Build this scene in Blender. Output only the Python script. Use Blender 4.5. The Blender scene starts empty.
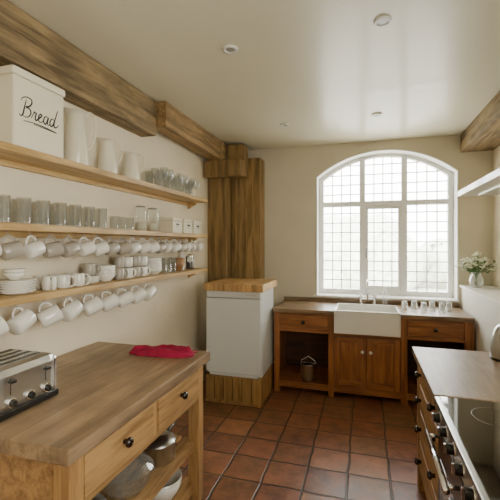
import bpy, bmesh, math, random
from mathutils import Vector, Matrix, noise
random.seed(7)
S=bpy.context.scene
# ---------------------------------------------------------------- materials
def new_mat(name):
    m=bpy.data.materials.new(name); m.use_nodes=True
    nt=m.node_tree; b=nt.nodes['Principled BSDF']
    return m,nt,b
def lin(c):
    return tuple(((x/255)/12.92 if x/255<=.04045 else (((x/255)+.055)/1.055)**2.4) for x in c)+(1,)
def plain(name,rgb,rough=.5,metal=0,bump=0,bscale=40,var=.06,coat=0,spec=.5):
    m,nt,b=new_mat(name)
    tc=nt.nodes.new('ShaderNodeTexCoord')
    n=nt.nodes.new('ShaderNodeTexNoise'); n.inputs['Scale'].default_value=bscale*.15; n.inputs['Detail'].default_value=4
    nt.links.new(tc.outputs['Object'],n.inputs['Vector'])
    r=nt.nodes.new('ShaderNodeValToRGB')
    c=lin(rgb); r.color_ramp.elements[0].position=.3; r.color_ramp.elements[1].position=.7
    r.color_ramp.elements[0].color=tuple(x*(1-var) for x in c[:3])+(1,)
    r.color_ramp.elements[1].color=tuple(min(1,x*(1+var)) for x in c[:3])+(1,)
    nt.links.new(n.outputs['Fac'],r.inputs['Fac']); nt.links.new(r.outputs['Color'],b.inputs['Base Color'])
    b.inputs['Roughness'].default_value=rough; b.inputs['Metallic'].default_value=metal
    b.inputs['Coat Weight'].default_value=coat; b.inputs['Specular IOR Level'].default_value=spec
    if bump:
        n2=nt.nodes.new('ShaderNodeTexNoise'); n2.inputs['Scale'].default_value=bscale; n2.inputs['Detail'].default_value=5
        nt.links.new(tc.outputs['Object'],n2.inputs['Vector'])
        bp=nt.nodes.new('ShaderNodeBump'); bp.inputs['Strength'].default_value=bump; bp.inputs['Distance'].default_value=.01
        nt.links.new(n2.outputs['Fac'],bp.inputs['Height']); nt.links.new(bp.outputs['Normal'],b.inputs['Normal'])
    return m
def wood(name,dark,light,axis='Y',rough=.5,scale=1.0,stain=0,stain_col=(70,55,40),bump=.25,planks=None,coat=0):
    m,nt,b=new_mat(name)
    N=nt.nodes; L=nt.links
    tc=N.new('ShaderNodeTexCoord'); mp=N.new('ShaderNodeMapping')
    s={'X':(1.2,14,14),'Y':(14,1.2,14),'Z':(14,14,1.2)}[axis]
    mp.inputs['Scale'].default_value=tuple(x*scale for x in s)
    L.new(tc.outputs['Object'],mp.inputs['Vector'])
    n1=N.new('ShaderNodeTexNoise'); n1.inputs['Scale'].default_value=1.6; n1.inputs['Detail'].default_value=6; n1.inputs['Distortion'].default_value=.8
    L.new(mp.outputs['Vector'],n1.inputs['Vector'])
    n2=N.new('ShaderNodeTexNoise'); n2.inputs['Scale'].default_value=7; n2.inputs['Detail'].default_value=3
    L.new(mp.outputs['Vector'],n2.inputs['Vector'])
    mix=N.new('ShaderNodeMath'); mix.operation='MULTIPLY_ADD'; mix.inputs[1].default_value=.35
    L.new(n2.outputs['Fac'],mix.inputs[0]); L.new(n1.outputs['Fac'],mix.inputs[2])
    r=N.new('ShaderNodeValToRGB'); r.color_ramp.elements[0].position=.5; r.color_ramp.elements[1].position=.82
    r.color_ramp.elements[0].color=lin(dark); r.color_ramp.elements[1].color=lin(light)
    L.new(mix.outputs[0],r.inputs['Fac'])
    col=r.outputs['Color']
    if planks:
        ax,w=planks
        sp=N.new('ShaderNodeSeparateXYZ'); L.new(tc.outputs['Object'],sp.inputs[0])
        dv=N.new('ShaderNodeMath'); dv.operation='DIVIDE'; dv.inputs[1].default_value=w; L.new(sp.outputs[ax],dv.inputs[0])
        fl=N.new('ShaderNodeMath'); fl.operation='FLOOR'; L.new(dv.outputs[0],fl.inputs[0])
        wn=N.new('ShaderNodeTexWhiteNoise'); wn.noise_dimensions='1D'; L.new(fl.outputs[0],wn.inputs['W'])
        mr=N.new('ShaderNodeMapRange'); mr.inputs['To Min'].default_value=.8; mr.inputs['To Max'].default_value=1.14
        L.new(wn.outputs['Value'],mr.inputs['Value'])
        vm=N.new('ShaderNodeVectorMath'); vm.operation='SCALE'; L.new(col,vm.inputs[0]); L.new(mr.outputs[0],vm.inputs['Scale'])
        col=vm.outputs[0]
    if stain:
        n3=N.new('ShaderNodeTexNoise'); n3.inputs['Scale'].default_value=4; n3.inputs['Detail'].default_value=6; n3.inputs['Roughness'].default_value=.65
        L.new(tc.outputs['Object'],n3.inputs['Vector'])
        mr=N.new('ShaderNodeMapRange'); mr.inputs['From Min'].default_value=.42; mr.inputs['From Max'].default_value=.7; mr.inputs['To Max'].default_value=stain
        L.new(n3.outputs['Fac'],mr.inputs['Value'])
        mx=N.new('ShaderNodeMixRGB'); mx.inputs[2].default_value=lin(stain_col)
        L.new(mr.outputs[0],mx.inputs[0]); L.new(col,mx.inputs[1]); col=mx.outputs[0]
    L.new(col,b.inputs['Base Color']); b.inputs['Roughness'].default_value=rough; b.inputs['Coat Weight'].default_value=coat
    bp=N.new('ShaderNodeBump'); bp.inputs['Strength'].default_value=bump; bp.inputs['Distance'].default_value=.004
    L.new(mix.outputs[0],bp.inputs['Height']); L.new(bp.outputs['Normal'],b.inputs['Normal'])
    return m
def glass_mat(name,tint=(250,252,250),gl=.2,rough=.04,milk=0):
    m=bpy.data.materials.new(name); m.use_nodes=True; nt=m.node_tree; N=nt.nodes; N.clear()
    o=N.new('ShaderNodeOutputMaterial'); t=N.new('ShaderNodeBsdfTransparent'); t.inputs[0].default_value=lin(tint)
    g=N.new('ShaderNodeBsdfGlossy'); g.inputs['Roughness'].default_value=rough
    lw=N.new('ShaderNodeLayerWeight'); lw.inputs['Blend'].default_value=gl
    mx=N.new('ShaderNodeMixShader'); nt.links.new(lw.outputs['Facing'],mx.inputs[0])
    src=t.outputs[0]
    if milk:
        tr=N.new('ShaderNodeBsdfTranslucent'); tr.inputs[0].default_value=lin((250,252,248))
        df=N.new('ShaderNodeBsdfDiffuse'); df.inputs[0].default_value=lin((250,252,248))
        a=N.new('ShaderNodeMixShader')
        nt.links.new(tr.outputs[0],a.inputs[1]); nt.links.new(df.outputs[0],a.inputs[2])
        m2=N.new('ShaderNodeMixShader'); m2.inputs[0].default_value=milk
        nt.links.new(t.outputs[0],m2.inputs[1]); nt.links.new(a.outputs[0],m2.inputs[2]); src=m2.outputs[0]
    nt.links.new(src,mx.inputs[1]); nt.links.new(g.outputs[0],mx.inputs[2]); nt.links.new(mx.outputs[0],o.inputs[0])
    return m
M_wall=plain('plaster_cream',(226,213,184),.8,bump=.35,bscale=14,var=.05)
M_back=plain('plaster_back',(220,212,192),.75,bump=.35,bscale=14,var=.05)
M_ceil=plain('ceiling_paint',(220,214,188),.33,bump=.2,bscale=4,var=.04,coat=.08,spec=.65)
M_reveal=plain('reveal_white',(244,244,238),.6,var=.02)
M_beam=wood('beam_oak',(88,72,46),(156,132,92),'Y',.7,.8,stain=.5,stain_col=(78,66,46),bump=.7)
M_beam2=wood('beam_oak_light',(114,90,54),(172,140,92),'Y',.65,.8,stain=.3,stain_col=(92,76,50),bump=.5)
M_post=wood('post_oak',(98,78,44),(152,122,74),'Z',.65,.8,bump=.5)
M_postb=wood('post_boards',(122,98,56),(174,142,90),'Z',.6,.9,bump=.4,planks=(0,.09))
M_shelf=wood('shelf_pine',(162,128,72),(204,170,110),'Y',.45,.9,bump=.15)
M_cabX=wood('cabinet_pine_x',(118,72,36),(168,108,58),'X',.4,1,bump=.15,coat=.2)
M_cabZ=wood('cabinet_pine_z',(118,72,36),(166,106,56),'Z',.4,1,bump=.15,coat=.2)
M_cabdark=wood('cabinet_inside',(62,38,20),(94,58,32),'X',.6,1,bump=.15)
M_topX=wood('worktop_x',(112,88,64),(158,130,98),'X',.35,1,stain=.45,stain_col=(86,72,54),planks=(1,.07),bump=.12)
M_topY=wood('worktop_y',(128,104,76),(168,140,106),'Y',.4,.9,stain=.6,stain_col=(104,90,68),planks=(0,.085),bump=.12)
M_tabZ=wood('table_pine_z',(134,100,58),(178,138,86),'Z',.5,1,bump=.15)
M_tabY=wood('table_pine_y',(134,100,58),(180,142,90),'Y',.5,1,bump=.15)
M_block=wood('butcher_block',(154,118,68),(210,170,112),'Z',.45,1.2,planks=(0,.05),bump=.1)
M_plinth=wood('plinth_boards',(126,94,50),(172,134,80),'Z',.5,1,planks=(0,.1),bump=.2)
M_white=plain('white_enamel',(230,229,220),.25,var=.01,coat=.3)
M_fridge=plain('fridge_white',(216,218,212),.3,var=.01,coat=.2)
M_cream=plain('cream_enamel',(228,220,194),.3,var=.02,coat=.3)
M_china=plain('white_china',(230,226,212),.18,var=.01,coat=.4)
M_mugg=plain('grey_china',(168,160,144),.25,var=.03,coat=.3)
M_chrome=plain('chrome',(228,228,228),.14,1,var=.02)
M_steel=plain('brushed_steel',(200,200,196),.3,1,var=.05)
M_black=plain('black_plastic',(18,18,18),.3,var=.05,coat=.2)
M_knob=plain('dark_knob',(34,24,20),.25,var=.05,coat=.4)
M_hob=plain('hob_glass',(8,8,10),.05,var=.05,coat=.6)
M_dark=plain('shadow_gap',(20,16,12),.8)
M_red=plain('raspberry_cloth',(150,8,54),.85,bump=.5,bscale=120,var=.15)
M_glass=glass_mat('clear_glass',milk=.12)
M_pane=glass_mat('window_glass',(252,253,252),.05)
M_lead=plain('lead_came',(160,162,160),.5,.3)
M_frame=plain('window_paint',(246,246,242),.45,var=.01)
M_leaf=plain('leaf_green',(86,124,56),.5,var=.3,bscale=80)
M_petal=plain('petal_white',(240,242,220),.6,var=.05)
M_ink=plain('black_lettering',(20,18,18),.5)
M_burner=plain('burner_ring',(60,60,62),.3,var=.1)
M_lampg=plain('downlight_lens',(150,150,140),.2,var=.05)
M_ocr=plain('stoneware_brown',(150,110,70),.4,var=.1)
M_trim=plain('trim_white',(230,227,214),.5,var=.02)

def floor_mat():
    m,nt,b=new_mat('terracotta_tiles'); N=nt.nodes; L=nt.links
    tc=N.new('ShaderNodeTexCoord')
    dist=N.new('ShaderNodeTexNoise'); dist.inputs['Scale'].default_value=5
    L.new(tc.outputs['Object'],dist.inputs['Vector'])
    dm=N.new('ShaderNodeVectorMath'); dm.operation='MULTIPLY_ADD'
    dm.inputs[1].default_value=(.03,.03,0); L.new(dist.outputs['Color'],dm.inputs[0]); L.new(tc.outputs['Object'],dm.inputs[2])
    mp=N.new('ShaderNodeMapping'); mp.inputs['Scale'].default_value=(1/.275,)*3; mp.inputs['Location'].default_value=(.35,.1,0)
    L.new(dm.outputs[0],mp.inputs['Vector'])
    fl=N.new('ShaderNodeVectorMath'); fl.operation='FLOOR'; L.new(mp.outputs[0],fl.inputs[0])
    fr=N.new('ShaderNodeVectorMath'); fr.operation='FRACTION'; L.new(mp.outputs[0],fr.inputs[0])
    sp=N.new('ShaderNodeSeparateXYZ'); L.new(fr.outputs[0],sp.inputs[0])
    def edge(o):
        a=N.new('ShaderNodeMath'); a.operation='SUBTRACT'; a.inputs[1].default_value=.5; L.new(o,a.inputs[0])
        c=N.new('ShaderNodeMath'); c.operation='ABSOLUTE'; L.new(a.outputs[0],c.inputs[0]); return c.outputs[0]
    mxn=N.new('ShaderNodeMath'); mxn.operation='MAXIMUM'; L.new(edge(sp.outputs[0]),mxn.inputs[0]); L.new(edge(sp.outputs[1]),mxn.inputs[1])
    g=N.new('ShaderNodeMapRange'); g.inputs['From Min'].default_value=.464; g.inputs['From Max'].default_value=.486; L.new(mxn.outputs[0],g.inputs['Value'])
    wn=N.new('ShaderNodeTexWhiteNoise'); wn.noise_dimensions='2D'; L.new(fl.outputs[0],wn.inputs['Vector'])
    r=N.new('ShaderNodeValToRGB'); e=r.color_ramp.elements
    e[0].position=0; e[0].color=lin((88,54,38)); e[1].position=1; e[1].color=lin((176,122,84))
    for p,c in((.18,(140,84,60)),(.36,(118,92,60)),(.52,(156,98,70)),(.68,(100,74,48)),(.84,(134,80,56))):
        x=e.new(p); x.color=lin(c)
    L.new(wn.outputs['Value'],r.inputs['Fac'])
    n=N.new('ShaderNodeTexNoise'); n.inputs['Scale'].default_value=7; n.inputs['Detail'].default_value=9; n.inputs['Roughness'].default_value=.72
    L.new(tc.outputs['Object'],n.inputs['Vector'])
    r2=N.new('ShaderNodeValToRGB'); r2.color_ramp.elements[0].position=.4; r2.color_ramp.elements[1].position=.62
    r2.color_ramp.elements[0].color=lin((74,60,40)); r2.color_ramp.elements[1].color=lin((180,118,84))
    L.new(n.outputs['Fac'],r2.inputs['Fac'])
    m1=N.new('ShaderNodeMixRGB'); m1.inputs[0].default_value=.42; L.new(r.outputs[0],m1.inputs[1]); L.new(r2.outputs[0],m1.inputs[2])
    m2=N.new('ShaderNodeMixRGB'); L.new(g.outputs[0],m2.inputs[0]); L.new(m1.outputs[0],m2.inputs[1]); m2.inputs[2].default_value=lin((64,52,38))
    L.new(m2.outputs[0],b.inputs['Base Color'])
    rr=N.new('ShaderNodeMapRange'); rr.inputs['To Min'].default_value=.18; rr.inputs['To Max'].default_value=.5; L.new(n.outputs['Fac'],rr.inputs['Value'])
    L.new(rr.outputs[0],b.inputs['Roughness'])
    h=N.new('ShaderNodeMath'); h.operation='MULTIPLY_ADD'; h.inputs[1].default_value=-1; L.new(g.outputs[0],h.inputs[0])
    h2=N.new('ShaderNodeMath'); h2.operation='MULTIPLY'; h2.inputs[1].default_value=.7; L.new(n.outputs['Fac'],h2.inputs[0]); L.new(h2.outputs[0],h.inputs[2])
    bp=N.new('ShaderNodeBump'); bp.inputs['Strength'].default_value=.55; bp.inputs['Distance'].default_value=.006
    L.new(h.outputs[0],bp.inputs['Height']); L.new(bp.outputs[0],b.inputs['Normal'])
    return m
M_floor=floor_mat()

# ---------------------------------------------------------------- mesh builder
class MB:
    def __init__(s): s.v=[]; s.f=[]; s.m=[]; s.sm=[]; s.mats=[]
    def mi(s,mat):
        if mat not in s.mats: s.mats.append(mat)
        return s.mats.index(mat)
    def add(s,vs,fs,mat,M=None,smooth=False):
        o=len(s.v); i=s.mi(mat)
        for v in vs:
            v=Vector(v); s.v.append(M@v if M else v)
        for f in fs: s.f.append([o+k for k in f]); s.m.append(i); s.sm.append(smooth)
    def box(s,a,b,mat,bev=.004,M=None):
        a=Vector(a); b=Vector(b); lo=Vector([min(a[i],b[i]) for i in range(3)]); hi=Vector([max(a[i],b[i]) for i in range(3)])
        bm=bmesh.new(); bmesh.ops.create_cube(bm,size=1)
        for v in bm.verts: v.co=Vector([lo[i]+(v.co[i]+.5)*(hi[i]-lo[i]) for i in range(3)])
        bev=min(bev,min(hi-lo)*.45)
        if bev>0: bmesh.ops.bevel(bm,geom=bm.edges[:],offset=bev,segments=2,affect='EDGES',profile=.6)
        bm.verts.index_update()
        s.add([v.co.copy() for v in bm.verts],[[v.index for v in f.verts] for f in bm.faces],mat,M); bm.free()
    def lathe(s,prof,mat,M=None,n=32,smooth=True):
        vs=[];fs=[]
        for r,z in prof:
            for k in range(n):
                t=2*math.pi*k/n; vs.append((r*math.cos(t),r*math.sin(t),z))
        for i in range(len(prof)-1):
            for k in range(n):
                k2=(k+1)%n; fs.append([i*n+k,i*n+k2,(i+1)*n+k2,(i+1)*n+k])
        s.add(vs,fs,mat,M,smooth)
    def cyl(s,p,r,h,mat,axis='Z',n=24,bev=.002):
        R={'Z':Matrix(),'X':Matrix.Rotation(math.pi/2,4,'Y'),'Y':Matrix.Rotation(-math.pi/2,4,'X')}[axis]
        b=min(bev,r*.4,abs(h)*.4)
        s.lathe([(0.0001,0),(r-b,0),(r,b),(r,h-b),(r-b,h),(0.0001,h)],mat,Matrix.Translation(p)@R,n,smooth=False)
    def tube(s,pts,r,mat,n=8,M=None,closed=False,flat=1):
        pts=[Vector(p) for p in pts]; N=len(pts); vs=[];fs=[]
        rs=r if isinstance(r,(list,tuple)) else [r]*N
        up=None
        for i,p in enumerate(pts):
            if closed: t=(pts[(i+1)%N]-pts[i-1]).normalized()
            else: t=(pts[min(i+1,N-1)]-pts[max(i-1,0)]).normalized()
            if up is None:
                up=Vector((0,0,1)) if abs(t.z)<.9 else Vector((1,0,0))
            x=up.cross(t).normalized(); up=t.cross(x).normalized()
            for k in range(n):
                a=2*math.pi*k/n; vs.append(p+x*math.cos(a)*rs[i]*flat+up*math.sin(a)*rs[i])
        rng=N if closed else N-1
        for i in range(rng):
            j=(i+1)%N
            for k in range(n):
                k2=(k+1)%n; fs.append([i*n+k,i*n+k2,j*n+k2,j*n+k])
        if not closed: fs.append(list(range(n))[::-1]); fs.append([(N-1)*n+k for k in range(n)])
        s.add(vs,fs,mat,M,True)
    def prism(s,pts,a,b,mat,plane='XZ',M=None):
        def P(p,t):
            return {'XZ':(p[0],t,p[1]),'YZ':(t,p[0],p[1]),'XY':(p[0],p[1],t)}[plane]
        n=len(pts); vs=[P(p,a) for p in pts]+[P(p,b) for p in pts]
        fs=[list(range(n)),list(range(n,2*n))[::-1]]
        for i in range(n):
            j=(i+1)%n; fs.append([i,i+n,j+n,j])
        s.add(vs,fs,mat,M)
    def sphere(s,c,r,mat,sc=(1,1,1),n=12,M=None):
        prof=[(max(.00001,math.sin(math.pi*i/n))*r,-math.cos(math.pi*i/n)*r) for i in range(n+1)]
        T=Matrix.Translation(c)@Matrix.Diagonal((*sc,1))
        s.lathe(prof,mat,(M@T) if M else T,n*2)
    def mesh(s,name):
        me=bpy.data.meshes.new(name); me.from_pydata([tuple(v) for v in s.v],[],s.f)
        for m in s.mats: me.materials.append(m)
        for p,i,sm in zip(me.polygons,s.m,s.sm): p.material_index=i; p.use_smooth=sm
        bm=bmesh.new(); bm.from_mesh(me); bmesh.ops.recalc_face_normals(bm,faces=bm.faces); bm.to_mesh(me); bm.free()
        me.update(); return me
    def obj(s,name,loc=None,recenter=True):
        if loc is None and recenter:
            lo=Vector([min(v[i] for v in s.v) for i in range(3)]); hi=Vector([max(v[i] for v in s.v) for i in range(3)])
            loc=Vector(((lo.x+hi.x)/2,(lo.y+hi.y)/2,lo.z)); s.v=[v-loc for v in s.v]
        o=bpy.data.objects.new(name,s.mesh(name)); S.collection.objects.link(o)
        o.location=loc if loc is not None else (0,0,0); return o
def inst(me,name,loc,rot=(0,0,0),sc=1):
    o=bpy.data.objects.new(name,me); S.collection.objects.link(o); o.location=loc; o.rotation_euler=rot; o.scale=(sc,)*3; return o
def smooth_pts(P,k=6):
    P=[Vector(p) for p in P]; out=[]
    for i in range(len(P)-1):
        a=P[max(i-1,0)];b=P[i];c=P[i+1];d=P[min(i+2,len(P)-1)]
        for j in range(k):
            t=j/k; out.append(.5*((2*b)+(c-a)*t+(2*a-5*b+4*c-d)*t*t+(-a+3*b-3*c+d)*t**3))
    out.append(P[-1]); return out

# ---------------------------------------------------------------- room
XL,XR,XR2,YB,ZC=-1.8,1.0,1.3,4.6,2.77
m=MB(); m.box((XL-.2,-1.8,-.1),(XR2+.2,YB+.4,0),M_floor,0); m.obj('floor',recenter=False)
m=MB(); m.box((XL-.2,-1.8,ZC),(XR2+.2,YB+.4,ZC+.1),M_ceil,0); m.obj('ceiling',recenter=False)
m=MB(); m.box((XL-.2,-1.8,0),(XL,YB+.4,ZC),M_wall,0); m.obj('wall_left',recenter=False)
m=MB(); m.box((XL,-1.8,0),(XR2,-1.6,ZC),M_wall,0); m.obj('wall_rear',recenter=False)
SW0,SW1,SZ1=-.80,.85,2.38
m=MB()
m.box((XR,-1.6,0),(XR2+.2,YB,1.12),M_trim,0)
m.box((XR2,SW1,1.12),(XR2+.2,YB,ZC),M_wall,0)
m.box((XR2,-1.6,1.12),(XR2+.2,SW0,ZC),M_wall,0)
m.box((XR2,SW0,SZ1),(XR2+.2,SW1,ZC),M_wall,0)
m.obj('wall_right',recenter=False)
m=MB(); m.box((XR-.02,-1.6,1.121),(XR2-.001,YB-.001,1.145),M_trim,.004); m.obj('trim_ledge')
wx0,wx1,zs,rise,sill=-.56,.975,2.385,.285,.955
hw=(wx1-wx0)/2; cx=(wx0+wx1)/2
def arch(hw,zs,rise,n=28):
    R=(hw*hw+rise*rise)/(2*rise); zc=zs+rise-R; a=math.asin(hw/R)
    return [(cx+R*math.sin(-a+2*a*i/n),zc+R*math.cos(-a+2*a*i/n)) for i in range(n+1)]
A=arch(hw,zs,rise)
m=MB()
m.box((XL,YB,0),(wx0,YB+.35,ZC),M_back,0); m.box((wx1,YB,0),(XR2+.2,YB+.35,ZC),M_back,0)
m.box((wx0,YB,0),(wx1,YB+.35,sill),M_back,0)
m.prism([(wx0,ZC)]+A+[(wx1,ZC)],YB,YB+.35,M_back)
m.obj('wall_back',recenter=False)
# window
m=MB()
fy0,fy1=YB+.17,YB+.24
def ring(o,i,a,b,mat):
    n=len(o); vs=[];fs=[]
    for pts,y in((o,a),(i,a),(o,b),(i,b)): vs+= [(p[0],y,p[1]) for p in pts]
    for k in range(n):
        j=(k+1)%n
        fs+=[[k,j,n+j,n+k],[2*n+k,3*n+k,3*n+j,2*n+j],[k,2*n+k,2*n+j,j],[n+k,n+j,3*n+j,3*n+k]]
    m.add(vs,fs,mat)
g=.003
fo=[(wx0+g,sill+g+.02)]+[(x if abs(x-cx)<hw-.001 else (wx0+g if x<cx else wx1-g),z-g) for x,z in A]+[(wx1-g,sill+g+.02)]
t=.072
Ai=arch(hw-t,zs-.02,rise-.03)
fi=[(wx0+t,sill+t+.01)]+Ai+[(wx1-t,sill+t+.01)]
ring(fo,fi,fy0,fy1,M_frame)
tl=.014
Al=arch(hw-tl,zs-.004,rise-.01)
fl_=[(wx0+tl,sill+.0235)]+Al+[(wx1-tl,sill+.0235)]
ring(fo,fl_,YB-.004,fy0,M_reveal)
def archz(x):
    h=hw-t; r=rise-.03; R=(h*h+r*r)/(2*r); return zs-.02+r-R+math.sqrt(max(0,R*R-(x-cx)**2))
mull=[cx-.235,cx+.235]; ztr=2.07
for x in mull: m.box((x-.032,fy0-.01,sill+t),(x+.032,fy1,archz(x)+.01),M_frame,.004)
m.box((wx0+t-.005,fy0-.005,ztr-.03),(wx1-t+.005,fy1,ztr+.03),M_frame,.004)
lights=[(wx0+t,mull[0]-.032),(mull[0]+.032,mull[1]-.032),(mull[1]+.032,wx1-t)]
for k,(a,b) in enumerate(lights):
    if k==1:
        z0,z1=sill+t+.01,ztr-.03
        for q in((a,a+.035),(b-.035,b)): m.box((q[0],fy0+.005,z0),(q[1],fy1-.01,z1),M_frame,.003)
        for q in((z0,z0+.05),(z1-.035,z1)): m.box((a,fy0+.006,q[0]),(b,fy1-.011,q[1]),M_frame,.003)
        m.box((a+.008,fy0-.02,1.42),(a+.02,fy0+.006,1.54),M_lead,.003)
    y=fy0+.035
    nc=4
    for i in range(1,nc):
        x=a+(b-a)*i/nc
        m.box((x-.0055,y-.006,sill+t),(x+.0055,y+.006,archz(x)+.005),M_lead,.001)
    zz=sill+t+.12
    while zz<2.63:
        if abs(zz-ztr)>.045:
            aa,bb=a,b
            if archz(aa)<zz: 
                while aa<b and archz(aa)<zz: aa+=.01
            if archz(bb)<zz:
                while bb>a and archz(bb)<zz: bb-=.01
            if bb-aa>.03: m.box((aa-.004,y-.006,zz-.0055),(bb+.004,y+.006,zz+.0055),M_lead,.001)
        zz+=.116
m.add([(p[0],fy0+.036,p[1]) for p in fi],[list(range(len(fi)))],M_pane)
m.obj('window_1')
m=MB(); m.box((wx0-.03,YB-.03,sill+.001),(wx1-.002,YB+.168,sill+.02),M_reveal,.004)
m.obj('trim_sill')
m=MB(); x0=XR2+.08
m.box((x0,SW0+.001,1.125),(x0+.05,SW0+.06,SZ1-.001),M_frame); m.box((x0,SW1-.06,1.125),(x0+.05,SW1-.001,SZ1-.001),M_frame)
m.box((x0,SW0+.06,1.125),(x0+.05,SW1-.06,1.19),M_frame); m.box((x0,SW0+.06,SZ1-.06),(x0+.05,SW1-.06,SZ1-.001),M_frame)
for y in(-.25,.3): m.box((x0,y-.025,1.19),(x0+.05,y+.025,SZ1-.06),M_frame)
m.obj('fill_window')  # unseen window, assumed and sized to bring fill light onto the left wall

# beams
m=MB(); m.box((XL+.001,-1.59,2.48),(-1.65,2.795,ZC-.001),M_beam,.012); m.obj('ceiling_beam')
m=MB(); m.box((-1.72,2.80,2.555),(-1.57,4.055,ZC-.001),M_beam2,.01); m.obj('ceiling_beam')
m=MB(); m.box((XR-.01,-1.59,2.575),(XR2-.001,YB-.002,ZC-.001),M_beam,.012); m.obj('ceiling_beam')
m=MB()
m.box((XL+.001,4.2,0),(-1.56,YB-.002,2.55),M_post,.01)
m.obj('timber_post')
m=MB()
for k in range(4):
    x=-1.555+k*.09; m.box((x,4.38+.004*(k%2),0),(x+.088,YB-.002,2.62),M_postb,.004)
m.obj('timber_panelling')
m=MB(); m.box((-1.79,4.06,2.36),(-1.34,4.195,2.55),M_post,.01); m.box((-1.73,4.06,2.552),(-1.56,4.195,ZC-.001),M_beam2,.01); m.box((-1.555,4.2,2.38),(-1.34,4.37,2.75),M_post,.01); m.obj('timber_corbel')

md=MB()
md.lathe([(.0001,-.004),(.028,-.004),(.03,-.01),(.043,-.012),(.046,-.006),(.046,0)],M_white,n=32)
md.lathe([(.0001,-.006),(.027,-.006)],M_lampg,n=24)
dme=md.mesh('recessed_downlight')
for x,y in((-.78,2.17),(.09,2.13),(-.76,3.70),(.105,3.65)): inst(dme,'recessed_downlight',(x,y,ZC-.0005))

# ---------------------------------------------------------------- shelves
SX=-1.58
for name,z in(('wall_shelf',2.02),('wall_shelf',1.65),('wall_shelf',1.297)):
    m=MB(); m.box((XL+.001,.35,z),(SX,3.70,z+.036),M_shelf,.004)
    m.box((XL+.001,.35,z-.03),(XL+.03,3.70,z),M_shelf,.003)
    for y in(.9,3.62):
        m.prism([(XL+.03,z),(-1.66,z),(-1.68,z-.02),(XL+.03,z-.07)],y-.012,y+.012,M_shelf)
    m.obj(name)

def mug_mb(mat,r=.041,h=.09):
    m=MB()
    m.lathe([(.0001,.003),(r*.85,.0),(r*.97,.008),(r,.03),(r,h-.003),(r-.0015,h),(r-.004,h-.002),(r-.004,.012),(.0001,.008)],mat,n=28)
    pts=[(r-.003+.034*math.sin(a),0,h*.5+.031*math.cos(a)) for a in [math.pi*i/12 for i in range(13)]]
    m.tube(pts,.0055,mat,8,flat=.8)
    return m
def hung_mug(mat,r,h,tilt):
    m=mug_mb(mat,r,h)
    R=Matrix.Rotation(math.radians(tilt),4,'X')@Matrix.Rotation(math.radians(-90),4,'Z')@Matrix.Rotation(math.radians(-90),4,'Y')@Matrix.Translation((-(r+.029),0,-h*.5))
    m.v=[R@v for v in m.v]
    pts=[(0,0,.0275),(0,0,.014)]+[(0,.009*math.sin(a),.005+.009*math.cos(a)) for a in [math.pi*i/8 for i in range(0,11)]]
    m.tube(pts,.0018,M_lead,6)
    return m
hm=[hung_mug(M_china,.041,.088,18).mesh('coffee_mug'),hung_mug(M_mugg,.041,.088,14).mesh('coffee_mug_grey'),hung_mug(M_china,.047,.105,24).mesh('coffee_mug_large')]
for k in range(19):
    inst(hm[1 if k in(1,3,4,7,8,12,15) else 0],'coffee_mug',(-1.64,1.28+k*.127,1.622),(0,0,math.radians(random.uniform(-25,15))))
for k in range(9):
    inst(hm[2],'coffee_mug',(-1.63,1.28+k*.165,1.269),(0,0,math.radians(random.uniform(-35,5))))

# bread bin
m=MB(); z=2.057
m.box((-1.79,1.405,z),(-1.60,1.725,z+.345),M_cream,.012)
m.box((-1.795,1.398,z+.345),(-1.595,1.732,z+.385),M_cream,.012)
m.tube([(-1.7,1.50,z+.385),(-1.7,1.505,z+.41),(-1.7,1.63,z+.41),(-1.7,1.635,z+.385)],.005,M_steel)
strokes=[
 [(.55,2.1),(.4,1.5),(.25,.8),(.1,.2),(-.15,-.02),(-.35,.15)],
 [(-.1,1.75),(.1,2.15),(.6,2.4),(1.15,2.3),(1.2,1.85),(.9,1.4),(.5,1.2),(.95,1.1),(1.1,.65),(.8,.15),(.35,.0),(.1,.15)],
 [(1.1,.1),(1.35,.55),(1.55,1.05),(1.6,.9),(1.8,.92),(1.65,.4),(1.72,.05),(1.95,.2),(2.2,.5),(2.5,.85),(2.4,1.03),(2.15,.8),(2.05,.35),(2.2,.02),(2.5,.1),(2.8,.45)],
 [(3.35,.85),(3.1,1.02),(2.85,.75),(2.75,.3),(2.9,.02),(3.15,.2),(3.42,.95),(3.28,.3),(3.4,.02),(3.65,.2)],
 [(4.25,.85),(4.0,1.02),(3.72,.75),(3.62,.3),(3.78,.02),(4.05,.25),(4.4,1.2),(4.7,2.15),(4.72,2.3)],
 [(4.7,2.25),(4.4,1.2),(4.2,.35),(4.3,.03),(4.6,.15),(4.9,.5)],
 [(.2,-.5),(1.5,-.38),(3.0,-.42),(4.6,-.62),(3.2,-.56),(1.5,-.52)]]
for q_,st in enumerate(strokes):
    P=smooth_pts([(-1.601,1.452+x*.0475,z+.155+y*.042) for x,y in st])
    n=len(P); m.tube(P,[.0022+(.0024 if q_<6 else .0012)*math.sin(math.pi*i/(n-1)) for i in range(n)],M_ink,6)
m.obj('bread_bin')

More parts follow.
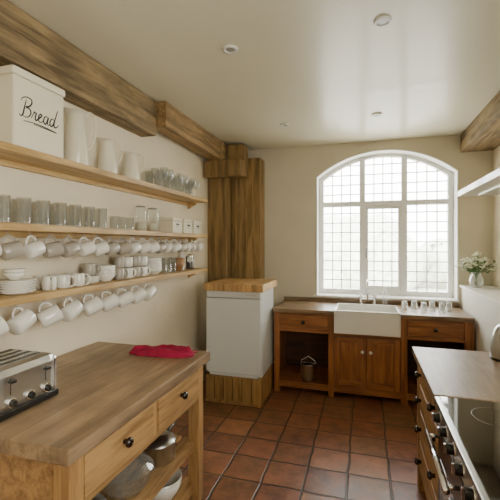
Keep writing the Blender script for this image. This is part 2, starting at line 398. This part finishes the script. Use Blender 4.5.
def jug(name,loc,h,r,rot,mat):
    m=MB()
    pr=[(.0001,.004),(r*.92,0),(r,.012),(r*.97,h*.25),(r*.86,h*.55),(r*.70,h*.8),(r*.66,h*.88),(r*.72,h),(r*.69,h),(r*.63,h*.88),(r*.83,h*.55),(r*.94,h*.2),(.0001,.012)]
    m.lathe(pr,mat,n=36)
    for v in m.v:
        if v.z>h*.8 and v.x>0:
            k=(v.z/h-.8)/.2; c=max(0,v.x/(r*.8))**4; v.x+=k*c*r*.55; v.z+=k*c*h*.07
    m.tube(smooth_pts([(-r*.68,0,h*.93),(-r*1.0,0,h*1.0),(-r*1.35,0,h*.93),(-r*1.5,0,h*.75),(-r*1.4,0,h*.55),(-r*1.15,0,h*.40),(-r*.9,0,h*.32)],4),r*.085,mat,8)
    o=m.obj(name,loc=Vector(loc)); o.rotation_euler=(0,0,rot); return o
# spout turned to the wall side, handle out towards the room
jug('enamel_jug',(-1.70,1.93,2.0565),.345,.074,math.radians(216),M_cream)
jug('enamel_jug',(-1.695,2.22,2.0565),.245,.066,math.radians(216),M_cream)
jug('enamel_jug',(-1.695,2.49,2.0565),.215,.068,math.radians(220),M_cream)

def tumbler(r=.034,h=.13,t=.9,mat=None):
    m=MB(); mat=mat or M_glass
    m.lathe([(.0001,0),(r*t,0),(r*t,.004),(r,h),(r-.002,h),(r*t-.002,.012),(.0001,.012)],mat,n=24); return m
def wine():
    m=MB(); m.lathe([(.0001,.002),(.033,0),(.033,.002),(.008,.008),(.004,.02),(.004,.07),(.015,.08),(.034,.105),(.038,.13),(.031,.175),(.0295,.175),(.036,.13),(.032,.106),(.0001,.083)],M_glass,n=24); return m
tg=tumbler().mesh('drinking_glass'); tgs=tumbler(.032,.09,.85).mesh('drinking_glass_short'); wg=wine().mesh('wine_glass')
for k in range(8):
    for d in range(2): inst(tg,'drinking_glass',(-1.635-d*.08,1.26+k*.118+d*.03,1.6865))
for k in range(3):
    inst(tgs,'drinking_glass',(-1.64,2.22+k*.09,1.6865))
for k in range(9):
    for d in range(2): inst(wg if k%3 else tg,'wine_glass' if k%3 else 'drinking_glass',(-1.63-d*.085,2.78+k*.094,2.0565))
for y,h,r in((2.62,.2,.045),(2.80,.2,.05)):
    m=MB(); m.lathe([(.0001,0),(r,0),(r,h*.85),(r*.85,h*.92),(r*.85,h*.94)],M_glass,n=28)
    m.lathe([(.0001,h*.35),(r*.93,h*.35),(r*.93,.005),(.0001,.005)],M_cream,n=24)
    m.lathe([(r*.9,h*.93),(r*.9,h*.99),(.0001,h)],M_steel,n=28); m.obj('storage_jar',loc=Vector((-1.69,y,1.6865)))
for k,y in enumerate((3.02,3.24,3.45)):
    m=MB(); h=.135
    m.box((-1.76,y,1.6865),(-1.62,y+.17,1.6865+h-.03),M_cream,.008); m.box((-1.763,y-.003,1.6865+h-.03),(-1.617,y+.173,1.6865+h),M_cream,.01)
    m.tube([(-1.617,y+.06,1.6865+.06),(-1.607,y+.07,1.6865+.06),(-1.607,y+.1,1.6865+.06),(-1.617,y+.11,1.6865+.06)],.003,M_steel)
    m.box((-1.6215,y+.055,1.6865+.07),(-1.619,y+.115,1.6865+.085),M_ink,0)
    m.obj('storage_tin')

# bottom shelf items
ZB=1.3335
def plates(name,loc,r,n):
    m=MB()
    for i in range(n): m.lathe([(.0001,.001),(r*.55,0),(r*.62,.003),(r,.014),(r,.0165),(r*.6,.006),(.0001,.005)],M_china,Matrix.Translation((0,0,i*.008)),n=36)
    m.obj(name,loc=Vector(loc))
plates('plate_stack',(-1.69,1.50,ZB),.09,8)
def bowls(name,loc,r,h,n,mat=M_china,step=.018):
    m=MB()
    for i in range(n): m.lathe([(.0001,.002),(r*.5,0),(r*.55,.006),(r*.85,h*.5),(r,h),(r*.97,h),(r*.8,h*.5),(.0001,.01)],mat,Matrix.Translation((0,0,i*step)),n=32)
    m.obj(name,loc=Vector(loc))
bowls('bowl_stack',(-1.69,1.49,ZB+.0735),.05,.035,2)
mugme=mug_mb(M_china,.038,.075).mesh('tea_cup'); mugg=mug_mb(M_mugg,.038,.08).mesh('tea_cup_grey')
for y in [1.68,1.78,1.90]:
    inst(mugme,'tea_cup',(-1.66,y,ZB),(0,0,random.uniform(-1,1.5)))
    inst(mugme,'tea_cup',(-1.74,y+.03,ZB),(0,0,2.5))
plates('saucer_stack',(-1.69,2.035,ZB),.062,5)
inst(mugg,'tea_cup',(-1.69,2.035,ZB+.0492),(0,0,.5))
bowls('bowl_stack',(-1.69,2.19,ZB),.07,.055,4)
for k in range(4):
    y=2.33+k*.1
    for lv in range(2): inst(mugme if k%2 else mugg,'tea_cup',(-1.68,y,ZB+lv*.0815),(0,0,1.2+lv))
bowls('bowl_stack',(-1.69,2.80,ZB),.075,.05,6)
for k in range(3): inst(tg,'drinking_glass',(-1.67,2.93+k*.085,ZB))
bowls('bowl_stack',(-1.69,3.23,ZB),.07,.09,2,M_ocr,.03)
m=MB(); m.lathe([(.0001,0),(.035,0),(.037,.01),(.037,.12),(.015,.155),(.013,.17),(.016,.17),(.016,.18),(.0001,.18)],M_china,n=24); m.obj('ceramic_bottle',loc=Vector((-1.72,3.36,ZB)))
m=MB(); m.lathe([(.0001,0),(.05,0),(.05,.012)],M_black,n=28); m.lathe([(.047,.01),(.047,.17)],M_glass,n=28); m.lathe([(.044,.012),(.044,.09),(.0001,.09)],M_black,n=28)
m.lathe([(.0495,.15),(.0495,.16)],M_chrome,n=28); m.lathe([(.05,.168),(.048,.18),(.02,.19),(.0001,.192)],M_chrome,n=28); m.cyl((0,0,.19),.003,.035,M_chrome); m.sphere((0,0,.23),.011,M_black)
for k in range(4):
    a=math.pi/2*k+.5; m.tube([(.0495*math.cos(a),.0495*math.sin(a),.005),(.0495*math.cos(a),.0495*math.sin(a),.165)],.003,M_chrome)
m.tube([(0,-.05,.155),(0,-.09,.15),(0,-.095,.09),(0,-.055,.03)],.008,M_black)
m.v=[v*.8 for v in m.v]
m.obj('cafetiere',loc=Vector((-1.72,3.56,ZB)))

# ---------------------------------------------------------------- left table
tx0,tx1,ty0,ty1=-1.785,-.94,1.03,2.24
m=MB()
m.box((tx0,ty0,.845),(tx1,ty1,.905),M_topY,.006)
bx0,bx1,by0,by1=tx0+.02,tx1-.03,ty0+.04,ty1-.04
for x in(bx0,bx1-.07):
    for y in(by0,by1-.07): m.box((x,y,0),(x+.07,y+.07,.845),M_tabZ,.004)
m.box((bx0+.01,by0+.01,.64),(bx0+.03,by1-.01,.845),M_tabY,.002)
for y in(by0+.01,by1-.03): m.box((bx0+.07,y,.64),(bx1-.07,y+.02,.845),M_tabY,.002)
m.box((bx1-.028,by0+.07,.825),(bx1-.003,by1-.07,.845),M_tabY,.002); m.box((bx1-.028,by0+.07,.635),(bx1-.003,by1-.07,.66),M_tabY,.002)
mid=(by0+by1)/2; m.box((bx1-.028,mid-.02,.66),(bx1-.004,mid+.02,.825),M_tabZ,.002)
for a,b in((by0+.073,mid-.023),(mid+.023,by1-.073)):
    m.box((bx1-.022,a,.663),(bx1+.002,b,.822),M_tabY,.004)
    c=(a+b)/2
    m.lathe([(.0001,.0),(.011,0),(.010,.012),(.02,.02),(.021,.028),(.015,.036),(.0001,.038)],M_knob,Matrix.Translation((bx1+.002,c,.755))@Matrix.Rotation(math.pi/2,4,'Y'),n=24)
for zs_ in(.355,.10):
    m.box((bx1-.06,by0+.07,zs_-.03),(bx1-.03,by1-.07,zs_+.015),M_tabY,.003); m.box((bx0+.03,by0+.07,zs_-.03),(bx0+.06,by1-.07,zs_+.015),M_tabY,.003)
    for k in range(7):
        x=bx0+.075+k*.1; m.box((x,by0+.01,zs_-.01),(x+.075,by1-.01,zs_+.012),M_tabY,.003)
m.obj('kitchen_table')
ZT=.9055
# toaster
m=MB()
L0,L1,D0,D1,H=1.075,1.395,-1.60,-1.32,.20
m.box((D0+.01,L0+.012,ZT+.02),(D1-.004,L1-.012,ZT+H),M_steel,.034)
m.box((D0+.012,L0,ZT+.02),(D1-.012,L0+.03,ZT+H*.9),M_chrome,.014); m.box((D0+.012,L1-.03,ZT+.02),(D1-.012,L1,ZT+H*.9),M_chrome,.014)
m.box((D0+.005,L0+.004,ZT+.004),(D1,L1-.004,ZT+.03),M_black,.005)
for x,y in((D0+.03,L0+.03),(D1-.03,L0+.03),(D0+.03,L1-.03),(D1-.03,L1-.03)): m.cyl((x,y,ZT),.01,.006,M_black)
for k in range(4):
    x=D0+.055+k*.05; m.box((x,L0+.05,ZT+H-.001),(x+.018,L1-.05,ZT+H+.002),M_black,.001)
    m.box((x-.006,L0+.046,ZT+H-.002),(x,L1-.046,ZT+H+.004),M_chrome,.001)
for k in range(3):
    y=L0+.075+k*.085
    m.cyl((D1-.005,y,ZT+.06),.02,.014,M_chrome,'X'); m.cyl((D1+.008,y,ZT+.06),.013,.012,M_black,'X')
for y in(L0+.075,L0+.245):
    m.box((D1-.006,y-.002,ZT+.09),(D1-.003,y+.002,ZT+.155),M_black,.001)
    m.box((D1-.004,y-.013,ZT+.138),(D1+.016,y+.013,ZT+.149),M_black,.003)
m.obj('toaster')
def glove():
    m=MB(); nx,ny=56,22; vs=[];fs=[]
    for i in range(nx+1):
        u=i/nx; wid=.022+.05*math.sin(math.pi*min(1,u*1.02)**.85)+.02*u
        wid*=min(1,(u/.16+.12)) if u<.16 else 1
        if u>.92: wid*=math.sqrt(max(0.05,1-((u-.92)/.08)**2))
        for j in range(ny+1):
            v=j/ny*2-1
            x=-.205+u*.41; y=v*wid+.02*math.sin(u*5)
            e=math.sqrt(max(0,1-v*v)); eu=min(1,min(u,1-u)/.08+.1)
            hgt=.036*e**.7*eu*(.7+.35*u)+.012*e*math.sin(u*8+v*4.5)*eu+.008*e*eu*math.sin(v*9+u*3)+.010*e*noise.noise(Vector((u*8,v*3,1)))
            vs.append((x,y,max(.002,hgt+.005)))
    W=ny+1
    for i in range(nx):
        for j in range(ny): fs.append([i*W+j,(i+1)*W+j,(i+1)*W+j+1,i*W+j+1])
    n=len(vs); vs2=vs+[(x,y,.0) for x,y,z in vs]
    fs2=fs+[[n+k for k in f][::-1] for f in fs]
    for i in range(nx):
        for j in(0,ny): a=i*W+j;b=(i+1)*W+j; fs2.append([a,b,b+n,a+n])
    for j in range(ny):
        for i in(0,nx): a=i*W+j;b=a+1; fs2.append([a,b,b+n,a+n])
    m.add(vs2,fs2,M_red,None,True)
    m.tube([(.19,.0,.02),(.21,.005,.026),(.22,.015,.018),(.21,.02,.006),(.19,.015,.008)],.003,M_red)
    o=m.obj('oven_glove',loc=Vector((-1.20,2.09,ZT))); o.rotation_euler=(0,0,math.radians(14)); return o
glove()
zt=.3675
m=MB(); r=.13; m.lathe([(.0001,.0),(r*.6,0),(r*.9,.05),(r,.11),(r*1.04,.115),(r*.97,.11),(r*.86,.05),(.0001,.008)],M_glass,n=36)
m.lathe([(r*1.03,.118),(r*.8,.15),(.02,.17),(.0001,.17)],M_glass,n=36); m.sphere((0,0,.182),.018,M_glass); m.obj('glass_casserole',loc=Vector((-1.13,1.62,zt)))
def pan(name,loc,r,h,ang,mat=M_steel,lid=True):
    m=MB(); m.lathe([(.0001,0),(r*.96,0),(r,.006),(r,h),(r*1.03,h+.002),(r*.97,h),(r*.96,.01),(.0001,.008)],mat,n=36)
    if lid:
        m.lathe([(r*1.02,h+.003),(r*.95,h+.015),(r*.4,h+.03),(.0001,h+.032)],mat,n=36); m.cyl((0,0,h+.03),.008,.015,M_black); m.cyl((0,0,h+.045),.02,.01,M_black)
    m.tube([(r*.98,0,h*.8),(r+.04,0,h*.88),(r+.10,0,h*.92),(r+.15,0,h*.93)],[.007,.009,.011,.010],M_black,8,flat=1.3)
    o=m.obj(name,loc=Vector(loc)); o.rotation_euler=(0,0,ang)
pan('saucepan',(-1.13,1.92,zt),.10,.10,math.radians(95))
pan('saucepan',(-1.12,1.30,zt),.10,.12,math.radians(160))
pan('frying_pan',(-1.52,1.45,zt),.13,.05,math.radians(-95),M_black,False)
bowls('mixing_bowl',(-1.50,1.98,zt),.13,.11,2,M_china,.02)
bowls('mixing_bowl',(-1.12,1.96,.1125),.11,.11,2,M_china,.02)
pan('stock_pot',(-1.14,1.60,.1125),.12,.16,math.radians(-95))
pan('stock_pot',(-1.5,1.7,.1125),.12,.16,math.radians(-95))

# ---------------------------------------------------------------- fridge on plinth
fx0,fx1,fy=-1.545,-.965,3.55
m=MB(); m.box((fx0,fy+.01,0),(fx1,4.13,.262),M_plinth,.004)
for k in range(1,6): 
    x=fx0+k*(fx1-fx0)/6; m.box((x-.002,fy+.006,.03),(x+.002,fy+.011,.255),M_dark,0)
m.box((fx0,fy,0),(fx1,fy+.012,.03),M_plinth,.003)
m.obj('fridge_plinth')
m=MB()
m.box((fx0+.005,fy+.07,.264),(fx1-.005,4.12,1.115),M_fridge,.01)
m.box((fx0+.005,fy+.01,.30),(fx1-.005,fy+.065,1.045),M_fridge,.012)
m.box((fx0+.005,fy+.015,1.05),(fx1-.005,fy+.072,1.115),M_fridge,.010)
m.box((fx0+.02,fy+.06,.30),(fx1-.02,fy+.072,1.06),M_dark,0)
m.box((fx0+.04,fy+.025,.266),(fx1-.04,fy+.07,.296),M_fridge,.004)
m.box((fx1-.16,fy+.0135,1.075),(fx1-.05,fy+.0155,1.09),M_steel,0)
m.obj('fridge')
m=MB(); m.box((fx0-.01,fy-.02,1.117),(fx1+.03,4.15,1.192),M_block,.008); m.obj('butcher_block_top')

# ---------------------------------------------------------------- back sink cabinet
CX0,CX1,CY=-.935,.978,3.97
m=MB(); f=CY+.03; bk=YB-.012
sx0,sx1=-.30,.335
m.box((CX0-.01,CY,.86),(sx0-.004,bk,.90),M_topX,.006); m.box((sx1+.004,CY,.86),(CX1,bk,.90),M_topX,.006)
m.box((sx0-.004,CY+.47,.86),(sx1+.004,bk,.90),M_topX,.004)
m.box((CX0-.01,bk-.02,.90),(CX1,bk,.945),M_topX,.004)
def st_(x0,x1,z0=.0,z1=.86): m.box((x0,f,z0),(x1,f+.05,z1),M_cabZ,.003)
st_(CX0,CX0+.06); st_(-.36,-.305); st_(.34,.40); st_(CX1-.08,CX1)
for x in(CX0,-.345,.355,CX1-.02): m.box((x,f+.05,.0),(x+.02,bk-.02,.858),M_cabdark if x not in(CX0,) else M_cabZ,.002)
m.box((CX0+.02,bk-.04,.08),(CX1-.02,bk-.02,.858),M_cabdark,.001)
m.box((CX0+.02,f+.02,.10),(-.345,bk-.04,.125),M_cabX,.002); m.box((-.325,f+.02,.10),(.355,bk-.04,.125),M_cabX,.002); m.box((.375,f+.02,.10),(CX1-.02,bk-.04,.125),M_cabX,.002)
for a,b in((CX0+.06,-.36),(.40,CX1-.08)):
    m.box((a,f+.002,.845),(b,f+.045,.86),M_cabX,.002); m.box((a,f+.002,.655),(b,f+.045,.685),M_cabX,.002)
    m.box((a,f+.002,.06),(b,f+.045,.125),M_cabX,.003)
    m.box((a+.004,f-.006,.689),(b-.004,f+.02,.841),M_cabX,.005)
    c=(a+b)/2
    m.box((a+.03,f-.0085,.715),(b-.03,f-.005,.815),M_cabX,.002)
    m.lathe([(.0001,0),(.012,0),(.010,.010),(.019,.02),(.018,.03),(.0001,.034)],M_knob,Matrix.Translation((c,f-.008,.765))@Matrix.Rotation(math.pi/2,4,'X'),n=24)
m.box((-.305,f+.002,.64),(.34,f+.045,.675),M_cabX,.002); m.box((-.305,f+.002,.06),(.34,f+.045,.125),M_cabX,.003)
for a,b,kx in((-.30,.015,-.022),(.020,.335,.057)):
    z0,z1=.13,.636; w=.055
    m.box((a,f-.006,z0),(a+w,f+.018,z1),M_cabZ,.003); m.box((b-w,f-.006,z0),(b,f+.018,z1),M_cabZ,.003)
    m.box((a+w,f-.006,z0),(b-w,f+.018,z0+w+.01),M_cabX,.003); m.box((a+w,f-.006,z1-w),(b-w,f+.018,z1),M_cabX,.003)
    m.box((a+w-.003,f+.006,z0+w),(b-w+.003,f+.014,z1-w+.003),M_cabZ,0)
    m.lathe([(.0001,0),(.010,0),(.008,.010),(.017,.018),(.016,.027),(.0001,.03)],M_china,Matrix.Translation((kx,f-.006,.50))@Matrix.Rotation(math.pi/2,4,'X'),n=20)
m.obj('sink_cabinet')
m=MB(); a,b=sx0,sx1; y0,y1=CY-.03,CY+.465; z0,z1=.68,.915; w=.022
m.box((a,y0,z0),(b,y0+w,z1),M_white,.008); m.box((a,y1-w,z0),(b,y1,z1),M_white,.006)
m.box((a,y0+.004,z0),(a+w,y1,z1),M_white,.006); m.box((b-w,y0+.004,z0),(b,y1,z1),M_white,.006); m.box((a+.004,y0+.004,z0),(b-.004,y1-.004,z0+.03),M_white,.006)
m.cyl(((a+b)/2,(y0+y1)/2,z0+.03),.035,.003,M_chrome)
m.obj('butler_sink')
m=MB(); X=.03; Yt=CY+.53; z=.9005
for dx in(-.075,.075):
    m.lathe([(.0001,0),(.025,0),(.022,.01),(.012,.02),(.012,.075),(.017,.08),(.017,.1),(.0001,.105)],M_chrome,Matrix.Translation((X+dx,Yt,z)),n=20)
    m.tube([(X+dx-.03,Yt,z+.112),(X+dx+.03,Yt,z+.112)],.006,M_chrome); m.tube([(X+dx,Yt-.03,z+.112),(X+dx,Yt+.03,z+.112)],.006,M_chrome)
    m.cyl((X+dx,Yt,z+.1),.009,.018,M_white)
m.tube([(X-.075,Yt,z+.06),(X+.075,Yt,z+.06)],.009,M_chrome)
m.tube([(X,Yt,z+.06),(X,Yt,z+.22)]+[(X,Yt-.06+.06*math.cos(t),z+.22+.06*math.sin(t)) for t in [math.pi*i/10 for i in range(1,11)]]+[(X,Yt-.12,z+.19)],.011,M_chrome,12)
m.obj('kitchen_tap')
for x,y in((.40,4.28),(.50,4.34),(.58,4.24),(.67,4.33),(.75,4.25),(.83,4.34)):
    inst(tgs,'drinking_glass',(x,y,.9905),(math.pi,0,0))
m=MB(); m.lathe([(.0001,0),(.028,0),(.03,.01),(.028,.13),(.012,.15),(.012,.17),(.0001,.17)],M_glass,n=20); m.lathe([(.013,.165),(.013,.185),(.0001,.19)],M_white,n=16); m.obj('soap_bottle',loc=Vector((.215,CY+.54,.9005)))
m=MB(); r=.08; m.lathe([(.0001,0),(r*.8,0),(r,.02),(r,.17),(r*1.08,.18),(r*.96,.175),(r*.95,.02),(.0001,.01)],M_steel,n=32)
m.tube([(-r,0,.16),(-r*.9,0,.21),(0,0,.255),(r*.9,0,.21),(r,0,.16)],.005,M_chrome)
m.lathe([(r*1.05,.182),(r*.6,.20),(.0001,.205)],M_chrome,n=32); m.obj('steel_pail',loc=Vector((-.58,4.09,.126)))
m=MB(); r=.09
for i in range(9): m.lathe([(r+.008,i*.02),(r+.014,i*.02+.01),(r+.008,i*.02+.02)],M_cabdark,n=28)
m.lathe([(.0001,.004),(r+.008,0)],M_cabdark,n=28)
m.obj('wicker_basket',loc=Vector((.62,4.25,.126)))

# ---------------------------------------------------------------- right counter
rx0,rx1,ry0,ry1=.30,.985,1.885,2.735
m=MB(); m.box((rx0,ry0,.86),(rx1,ry1,.905),M_topY,.006)
q=rx0+.03
for x in(q,rx1-.07):
    for y in(ry0+.015,ry1-.085): m.box((x,y,0),(x+.06,y+.06,.86),M_tabZ,.004)
m.box((q+.06,ry1-.05,.12),(rx1-.07,ry1-.03,.86),M_tabZ,.002); m.box((q+.06,ry0+.02,.12),(rx1-.07,ry0+.04,.86),M_tabZ,.002)
m.box((q+.04,ry0+.03,.10),(rx1-.03,ry1-.04,.125),M_tabY,.002)
for z0,z1 in((.70,.845),(.54,.69),(.34,.53),(.14,.33)):
    m.box((q+.004,ry0+.078,z0),(q+.03,ry1-.088,z1),M_tabY,.005)
    for y in(2.07,2.56):
        m.lathe([(.0001,.0),(.011,0),(.010,.012),(.02,.02),(.021,.028),(.015,.036),(.0001,.038)],M_knob,Matrix.Translation((q+.004,y,(z0+z1)/2))@Matrix.Rotation(-math.pi/2,4,'Y'),n=24)
m.obj('kitchen_counter')
m=MB(); r=.085
m.lathe([(.0001,0),(r,0),(r,.012)],M_black,n=36); m.lathe([(r*.98,.012),(r,.03),(r*.95,.1),(r*.75,.17),(r*.6,.19),(r*.5,.2),(.0001,.208)],M_steel,n=36)
m.sphere((0,0,.215),.013,M_black); m.tube([(-r*.9,0,.12),(-r*1.2,0,.15),(-r*1.45,0,.175)],[.02,.016,.011],M_steel,12)
m.tube([(r*.72,0,.175),(r*.9,0,.23),(.02,0,.27),(-r*.6,0,.255)],.01,M_black,10)
o=m.obj('kettle',loc=Vector((.80,2.58,.9055))); o.rotation_euler=(0,0,math.radians(60))
kx0,kx1,ky0,ky1=.33,.985,.92,1.875
m=MB()
m.box((kx0,ky0,.09),(kx1,ky1,.885),M_black,.006)
m.box((kx0-.03,ky0,.885),(kx1,ky1,.903),M_steel,.005)
m.box((kx0-.012,ky0+.012,.9025),(kx1-.03,ky1-.012,.909),M_hob,.002)
for x,y,r in((.50,1.08,.09),(.50,1.40,.075),(.50,1.70,.09),(.80,1.08,.075),(.80,1.40,.11),(.80,1.70,.075)):
    m.lathe([(r,.9092),(r+.0015,.9094),(r+.003,.9092)],M_burner,Matrix.Translation((x,y,0)),n=40)
m.box((kx0-.02,ky0,.80),(kx0+.004,ky1,.884),M_steel,.004)
for k in range(7):
    y=ky0+.09+k*.13
    m.cyl((kx0-.024,y,.842),.024,.006,M_chrome,'X'); m.cyl((kx0-.048,y,.842),.019,.026,M_black,'X'); m.box((kx0-.054,y-.004,.825),(kx0-.046,y+.004,.859),M_chrome,.001)
for a,b in((ky0+.01,1.39),(1.40,ky1-.01)):
    m.box((kx0-.018,a,.20),(kx0+.004,b,.79),M_black,.006); m.box((kx0-.02,a+.06,.36),(kx0-.016,b-.06,.66),M_hob,.001)
    m.tube([(kx0-.065,a+.02,.75),(kx0-.065,b-.02,.75)],.011,M_chrome,12)
    for y in(a+.05,b-.05): m.tube([(kx0-.02,y,.75),(kx0-.065,y,.75)],.008,M_chrome)
for x in(kx0+.05,kx1-.05):
    for y in(ky0+.05,ky1-.05): m.cyl((x,y,0),.02,.09,M_black)
m.obj('range_cooker')
m=MB()
m.prism([(.60,1.905),(.60,1.94),(.92,2.12),(XR2-.002,2.12),(XR2-.002,1.905)],.95,2.86,M_white)
m.box((.70,1.05,1.898),(1.2,2.76,1.906),M_steel,.002)
m.obj('extractor_hood')
# vase of flowers
m=MB()
m.lathe([(.0001,0),(.04,0),(.06,.03),(.068,.07),(.055,.11),(.04,.135),(.048,.155),(.046,.155),(.038,.135),(.053,.11),(.065,.07),(.057,.03),(.0001,.006)],M_glass,n=32)
random.seed(3)
for k in range(60):
    a=random.uniform(0,6.28); rr=random.uniform(.02,.185); h=.155+random.uniform(.02,.20)*(1-rr*2)
    tip=Vector((rr*math.cos(a),rr*math.sin(a),h))
    m.tube([(.015*math.cos(a+3),.015*math.sin(a+3),.02),(.02*math.cos(a),.02*math.sin(a),.15),tip],.0016,M_leaf,5)
    if k%5<4:
        for j in range(9):
            b=j*.7+a
            R=Matrix.Translation(tip)@Matrix.Rotation(b,4,'Z')@Matrix.Rotation(random.uniform(-.9,.1),4,'Y')
            m.sphere((.015,0,0),.017,M_petal,(1,.6,.18),6,R)
        m.sphere(tip,.006,M_petal,n=6)
    for j in range(3):
        tt=random.uniform(.35,1); p=Vector((.02*math.cos(a),.02*math.sin(a),.15)).lerp(tip,tt)
        R=Matrix.Translation(p)@Matrix.Rotation(random.uniform(0,6.28),4,'Z')@Matrix.Rotation(random.uniform(-.8,.5),4,'Y')
        Lf=random.uniform(.03,.055)
        m.add([(0,0,0),(Lf*.4,Lf*.25,.003),(Lf,0,-.004),(Lf*.4,-Lf*.25,.003)],[[0,1,2,3]],M_leaf,R)
m.obj('flower_vase',loc=Vector((1.085,4.36,1.1455)))

# ---------------------------------------------------------------- outside
M_grass=plain('pale_gravel',(222,220,212),.9,var=.1,bscale=8)
m=MB(); m.box((-30,YB+.5,-.5),(30,60,-.3),M_grass,0); m.obj('ground_outside',recenter=False)
M_hedge=plain('hedge_leaf',(218,222,206),.8,var=.2,bscale=30)
m=MB(); random.seed(11)
for k in range(26):
    x=random.uniform(-7,9); y=random.uniform(15,19); s=random.uniform(1.0,2.0); n0=len(m.v)
    m.sphere((x,y,random.uniform(0,1.7)),s,M_hedge,(1,1,1),12)
    for v in m.v[n0:]: v+=Vector((noise.noise(v*1.7),noise.noise(v*1.7+Vector((9,0,0))),noise.noise(v*1.7+Vector((0,9,0)))))*.5
m.obj('garden_hedge')

# ---------------------------------------------------------------- light
W=bpy.data.worlds.new('World'); S.world=W; W.use_nodes=True
bg=W.node_tree.nodes['Background']; bg.inputs[0].default_value=(1,.995,.975,1); bg.inputs[1].default_value=16
def portal(name,loc,rot,sx,sy):
    l=bpy.data.lights.new(name,'AREA'); l.shape='RECTANGLE'; l.size=sx; l.size_y=sy; l.cycles.is_portal=True
    o=bpy.data.objects.new(name,l); S.collection.objects.link(o); o.location=loc; o.rotation_euler=rot
portal('portal_back',(cx,YB+.36,1.8),(math.radians(-90),0,0),1.6,1.75)
portal('portal_side',(XR2+.22,.025,1.75),(0,math.radians(90),0),1.28,1.67)

cam=bpy.data.cameras.new('Camera'); co=bpy.data.objects.new('Camera',cam); S.collection.objects.link(co)
co.location=(0,0,1.586); co.rotation_euler=(math.radians(90),0,math.radians(16.8))
cam.sensor_width=36; cam.lens=36*380/500; cam.shift_y=-.012; cam.clip_start=.02
S.camera=co
